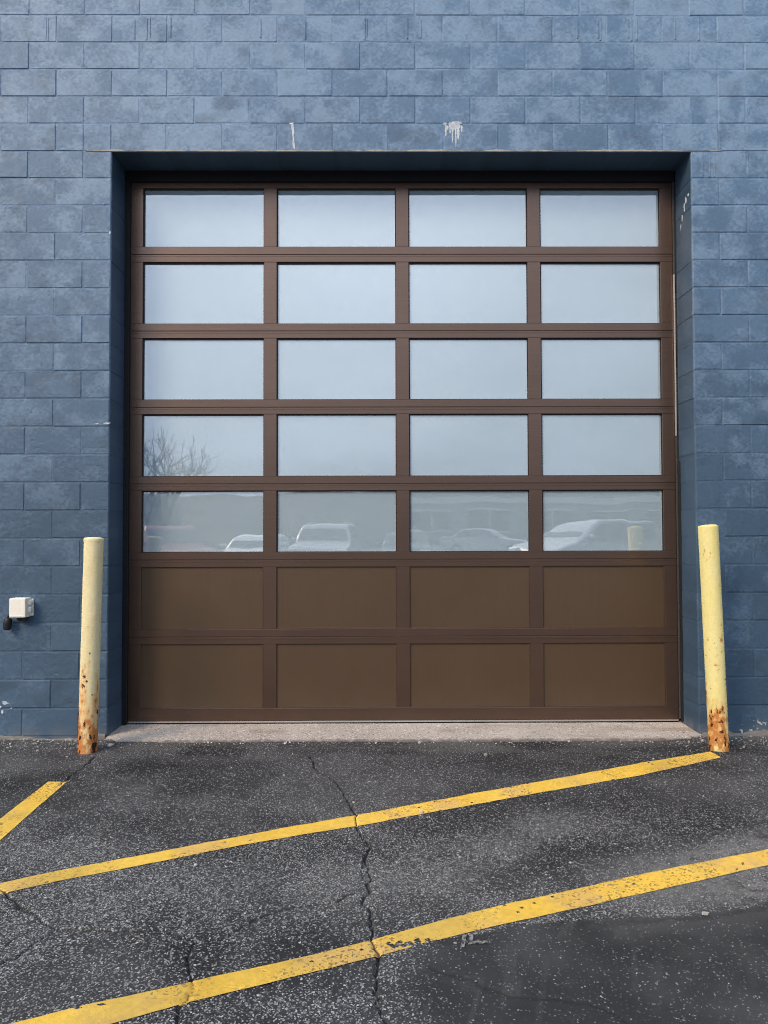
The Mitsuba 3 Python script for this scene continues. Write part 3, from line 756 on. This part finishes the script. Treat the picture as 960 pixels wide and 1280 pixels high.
def shell(prof, width, belt, tuck, step=0.14):
    """The side outline pulled across the car: straight sides to the belt line, leaning in above it, rounded at the edges."""
    g = Polygon(prof).buffer(-0.05).buffer(0.05)
    top = max(z for _, z in prof)
    sl = []
    for t, ins in ((-1, .05), (-.96, .015), (-.86, 0), (.86, 0), (.96, .015), (1, .05)):
        c = np.array(g.buffer(-ins).exterior.coords)
        ln = LineString(c)
        q = np.array([ln.interpolate(u, normalized=True).coords[0] for u in np.linspace(0, 1, 72, endpoint=False)])
        w = width / 2 * t * (1 - tuck * np.clip((q[:, 1] - belt) / (top - belt), 0, 1))
        sl.append(np.column_stack([q[:, 0], w, q[:, 1]]))
    n, v = 72, np.vstack(sl)
    f = []
    for k in range(len(sl) - 1):
        for j in range(n):
            l = (j + 1) % n
            f += [(k * n + j, (k + 1) * n + j, k * n + l), (k * n + l, (k + 1) * n + j, (k + 1) * n + l)]
    tri = trimesh.creation.triangulate_polygon(Polygon(sl[0][:, [0, 2]]), engine='earcut')
    from scipy.spatial import cKDTree
    m = cKDTree(sl[0][:, [0, 2]]).query(tri[0])[1]
    f += [tuple(m[x] for x in t) for t in tri[1]] + [tuple((len(sl) - 1) * n + m[x] for x in t[::-1]) for t in tri[1]]
    mesh = trimesh.Trimesh(v, f, process=False)
    mesh.fix_normals()
    return mesh


def car(kind, paint, x, y, heading, label, cat_='car', rack=False):
    """heading: degrees of the nose, 90 = towards the garage door."""
    key = thing('parked_car', label, cat_, 'cars parked across the lot, mirrored in the panes')
    prof, gh, wr, W = SHAPE[kind]
    belt = gh[0][1]
    M = trimesh.transformations.translation_matrix((x, y, -0.02)) @ trimesh.transformations.rotation_matrix(math.radians(heading), (0, 0, 1))

    def put(name, m, b, parent, sm=35):
        m = m.copy(); m.apply_transform(M)
        return obj(name, m, b, parent, smooth=sm)
    put('body', shell(prof, W, belt, 0.20), 'car_' + paint, key)
    top = max(z for _, z in prof)
    lean = lambda z: W / 2 * (1 - 0.20 * max(0, (z - belt) / (top - belt)))
    for s in (-1, 1):
        cuts = [gh[0][0] + 0.12, gh[0][0] + (gh[-1][0] - gh[0][0]) * .40, gh[0][0] + (gh[-1][0] - gh[0][0]) * .70, gh[-1][0] - 0.05]
        for a, b in zip(cuts[:-1], cuts[1:]):
            g = Polygon(gh).intersection(Polygon([(a + .03, 0), (b - .03, 0), (b - .03, 3), (a + .03, 3)])).buffer(-.03).buffer(.02)
            m = trimesh.creation.extrude_polygon(g, 0.02, engine='earcut')
            vv = m.vertices
            m.vertices = np.column_stack([vv[:, 0], [s * (lean(z) - 0.012 + d) for z, d in zip(vv[:, 1], vv[:, 2])], vv[:, 1]])
            m.fix_normals()
            put('side_window', m, 'car_glass', key, False)
    for name, (p0, p1), d in (('windscreen', (gh[-2], gh[-1]), 1), ('rear_window', (gh[1], gh[0]), -1)):
        # along the sloping outline between the two points, a little proud of the body
        ring = np.array(prof)
        ln = LineString(ring)
        q = [np.array(ln.interpolate(ln.project(Point(*p))).coords[0]) for p in (p0, p1)]
        nrm = np.array([q[1][1] - q[0][1], -(q[1][0] - q[0][0])]); nrm = nrm / np.linalg.norm(nrm); nrm *= np.sign(nrm[0]) * d
        pts = []
        for k, f_ in ((0, .08), (1, .02)):
            p = q[k] + (q[1 - k] - q[k]) * f_
            hw = lean(p[1]) - (.10 if k == 0 else .13)
            for off in (-0.02, 0.012):
                pts += [(p[0] + nrm[0] * off, sgn * hw, p[1] + nrm[1] * off) for sgn in (-1, 1)]
        put(name, trimesh.convex.convex_hull(np.array(pts)), 'car_glass', key, False)
    for wx in (prof[-1][0] - .80, prof[0][0] + .85):
        for s in (-1, 1):
            t_ = trimesh.creation.revolve([(wr * .6, -.1), (wr * .93, -.11), (wr, -.07), (wr, .07), (wr * .93, .11), (wr * .6, .1)], sections=28)
            c_ = trimesh.creation.revolve([(0, .06), (wr * .2, .075), (wr * .55, .06), (wr * .62, .10), (wr * .62, -.09), (0, -.09)], sections=28)
            for m, nm, b in ((t_, 'tyre', 'tyre'), (c_, 'rim', 'rim')):
                m.apply_transform(trimesh.transformations.rotation_matrix(-s * math.pi / 2, (1, 0, 0)))
                m.apply_translation((wx, s * (W / 2 - .09), wr + .005))
            w_ = put('wheel', t_, 'tyre', key)
            put('rim', c_, 'rim', w_)
    nose, tail = prof[-2], prof[1]
    for s in (-1, 1):
        put('headlight', rbox(nose[0] - .22, nose[0] + .015, s * W * .37 - .19, s * W * .37 + .19, nose[1] - .02, nose[1] + .12, .04), 'lamp_clear', key)
        put('tail_light', rbox(tail[0] - .02, tail[0] + .2, s * W * .42 - .10, s * W * .42 + .10, tail[1] - .05, tail[1] + .16, .03), 'lamp_red', key)
        put('mirror', rbox(gh[-1][0] - .30, gh[-1][0] - .14, s * (W / 2 + .08) - .09, s * (W / 2 + .08) + .09, belt + .02, belt + .15, .04), 'car_' + paint, key)
    put('grille', rbox(nose[0] - .1, nose[0] + .03, -W * .24, W * .24, nose[1] - .16, nose[1] + .04, .02), 'tyre', key)
    put('bumper', rbox(nose[0] - .15, nose[0] + .06, -W * .47, W * .47, .38, nose[1] - .18, .05), 'car_' + paint, key)
    if rack:
        for s in (-1, 1):
            put('roof_rail', tube([(-1.7, s * .62, 1.78), (-1.6, s * .62, 1.83), (-.2, s * .62, 1.83), (-.05, s * .62, 1.77)], .018, 8), 'car_silver', key)


car('suv', 'red', -6.9, -17.6, 60, 'dark red vehicle mirrored in the leftmost pane of the bottom glass row')
car('sedan', 'white', -4.15, -18.0, 92, 'white car mirrored at the right edge of the leftmost bottom pane')
car('suv', 'silver', -1.95, -18.8, 94, 'grey car with roof rails mirrored in the second pane of the bottom row', rack=True)
car('sedan', 'dark', 0.75, -20.0, 90, 'dark car mirrored faintly between the second and third bottom panes')
car('sedan', 'silver', 5.6, -33.0, 20, 'pale car mirrored high in the third pane of the bottom row')
car('van', 'silver', 6.6, -18.2, 150, 'pale van with dark side windows mirrored in the rightmost bottom pane', 'van')

bsdf('siding', proc(lambda p, n, uv: mix((0.20, 0.21, 0.22), (0.28, 0.285, 0.29), fbm(p.x * .5, p.y * .5, p.z * 3, octaves=3))), rough=0.8)
bsdf('roofing', (0.10, 0.10, 0.105), rough=0.9)
bsdf('bark', proc(lambda p, n, uv: mix((0.05, 0.043, 0.037), (0.10, 0.088, 0.075), fbm(p.x * 6, p.y * 6, p.z * 2, octaves=3))), rough=0.9)
bsdf('grass', proc(lambda p, n, uv: mix((0.06, 0.062, 0.06), (0.105, 0.104, 0.10), fbm(p.x * .3, p.y * .3, p.z, octaves=4))), rough=0.95, spec=0.1)

sb = thing('shop_building', 'low grey building mirrored in the right hand bottom panes', 'building')
obj('wall', box(1.5, 34, -72, -60, -0.5, 5.0), 'siding', sb)
obj('roof', cbox(1.1, 34.4, -72.4, -59.5, 5.0, 5.35, 0.05), 'roofing', sb)
for k in range(6):
    wx = 3.0 + 5.1 * k
    w_ = obj('window', box(wx, wx + 3.4, -60.02, -59.94, 1.2, 3.0), 'car_glass', sb)
    obj('window_frame', cat([box(wx - .12, wx + 3.52, -60.01, -59.9, 3.0, 3.14), box(wx - .12, wx + 3.52, -60.01, -59.9, 1.06, 1.2), box(wx + 1.64, wx + 1.76, -60.01, -59.9, 1.2, 3.0)]), 'car_white', w_)
obj('fascia', box(1.5, 34, -59.98, -59.85, 3.7, 4.2), 'car_white', sb)

hx, hy = np.meshgrid(np.linspace(-260, 260, 180), np.linspace(-260, -70, 60))
hp = np.column_stack([hx.ravel(), hy.ravel()])
hz = np.clip((-70 - hp[:, 1]) / 40, 0, 1) ** 0.8 * (9.0 + 3.5 * (meshkit.fbm(P3(hp, .02), 4, 3) - .5) + 1.6 * (meshkit.fbm(P3(hp, .2), 3, 4) - .5)) - 0.6
n = 180
ii = (np.arange(59)[:, None] * n + np.arange(n - 1)[None]).ravel()
scene['hills'] = mikit.ply((np.column_stack([hp, hz]), np.column_stack([ii, ii + 1, ii + n + 1, ii + n])), 'grass', smooth=True)
labels['hills'] = {'label': 'dark wooded rise across the street, mirrored in the panes', 'kind': 'structure'}


def bare_tree(x, y, h, seed, label):
    r = np.random.default_rng(seed)
    key = thing('bare_tree', label, 'tree', 'leafless trees mirrored in the left panes')
    br = []

    def grow(p, d, ln, rad, depth):
        n = 5
        pts = [p]
        rad = max(rad, 0.009)
        for _ in range(n):
            d = d + r.normal(0, .10, 3); d[2] += .03; d /= np.linalg.norm(d)
            pts.append(pts[-1] + d * ln / n)
        m = tube(pts, np.linspace(rad, rad * .62, n + 1), 6 if depth < 2 else 4)
        br.append((depth, m))
        if depth < 5:
            for _ in range(3 if depth else 5):
                k = r.integers(2, n + 1)
                nd = d + r.normal(0, .55, 3); nd[2] = abs(nd[2]) * .8 + .15; nd /= np.linalg.norm(nd)
                grow(pts[k], nd, ln * r.uniform(.62, .82), rad * .55, depth + 1)
    grow(np.array([x, y, -.1]), np.array([0, 0, 1.0]), h * .30, h * .018, 0)
    obj('trunk', cat([m for d, m in br if d == 0]), 'bark', key, smooth=True)
    obj('crown', cat([m for d, m in br if d > 0]), 'bark', key, smooth=True)


bare_tree(-9.0, -23.0, 7.8, 3, 'bare tree mirrored low in the fourth glass row, the nearer one')
bare_tree(-10.6, -27.0, 7.0, 9, 'bare tree mirrored at the very left edge of the panes, the farther one')
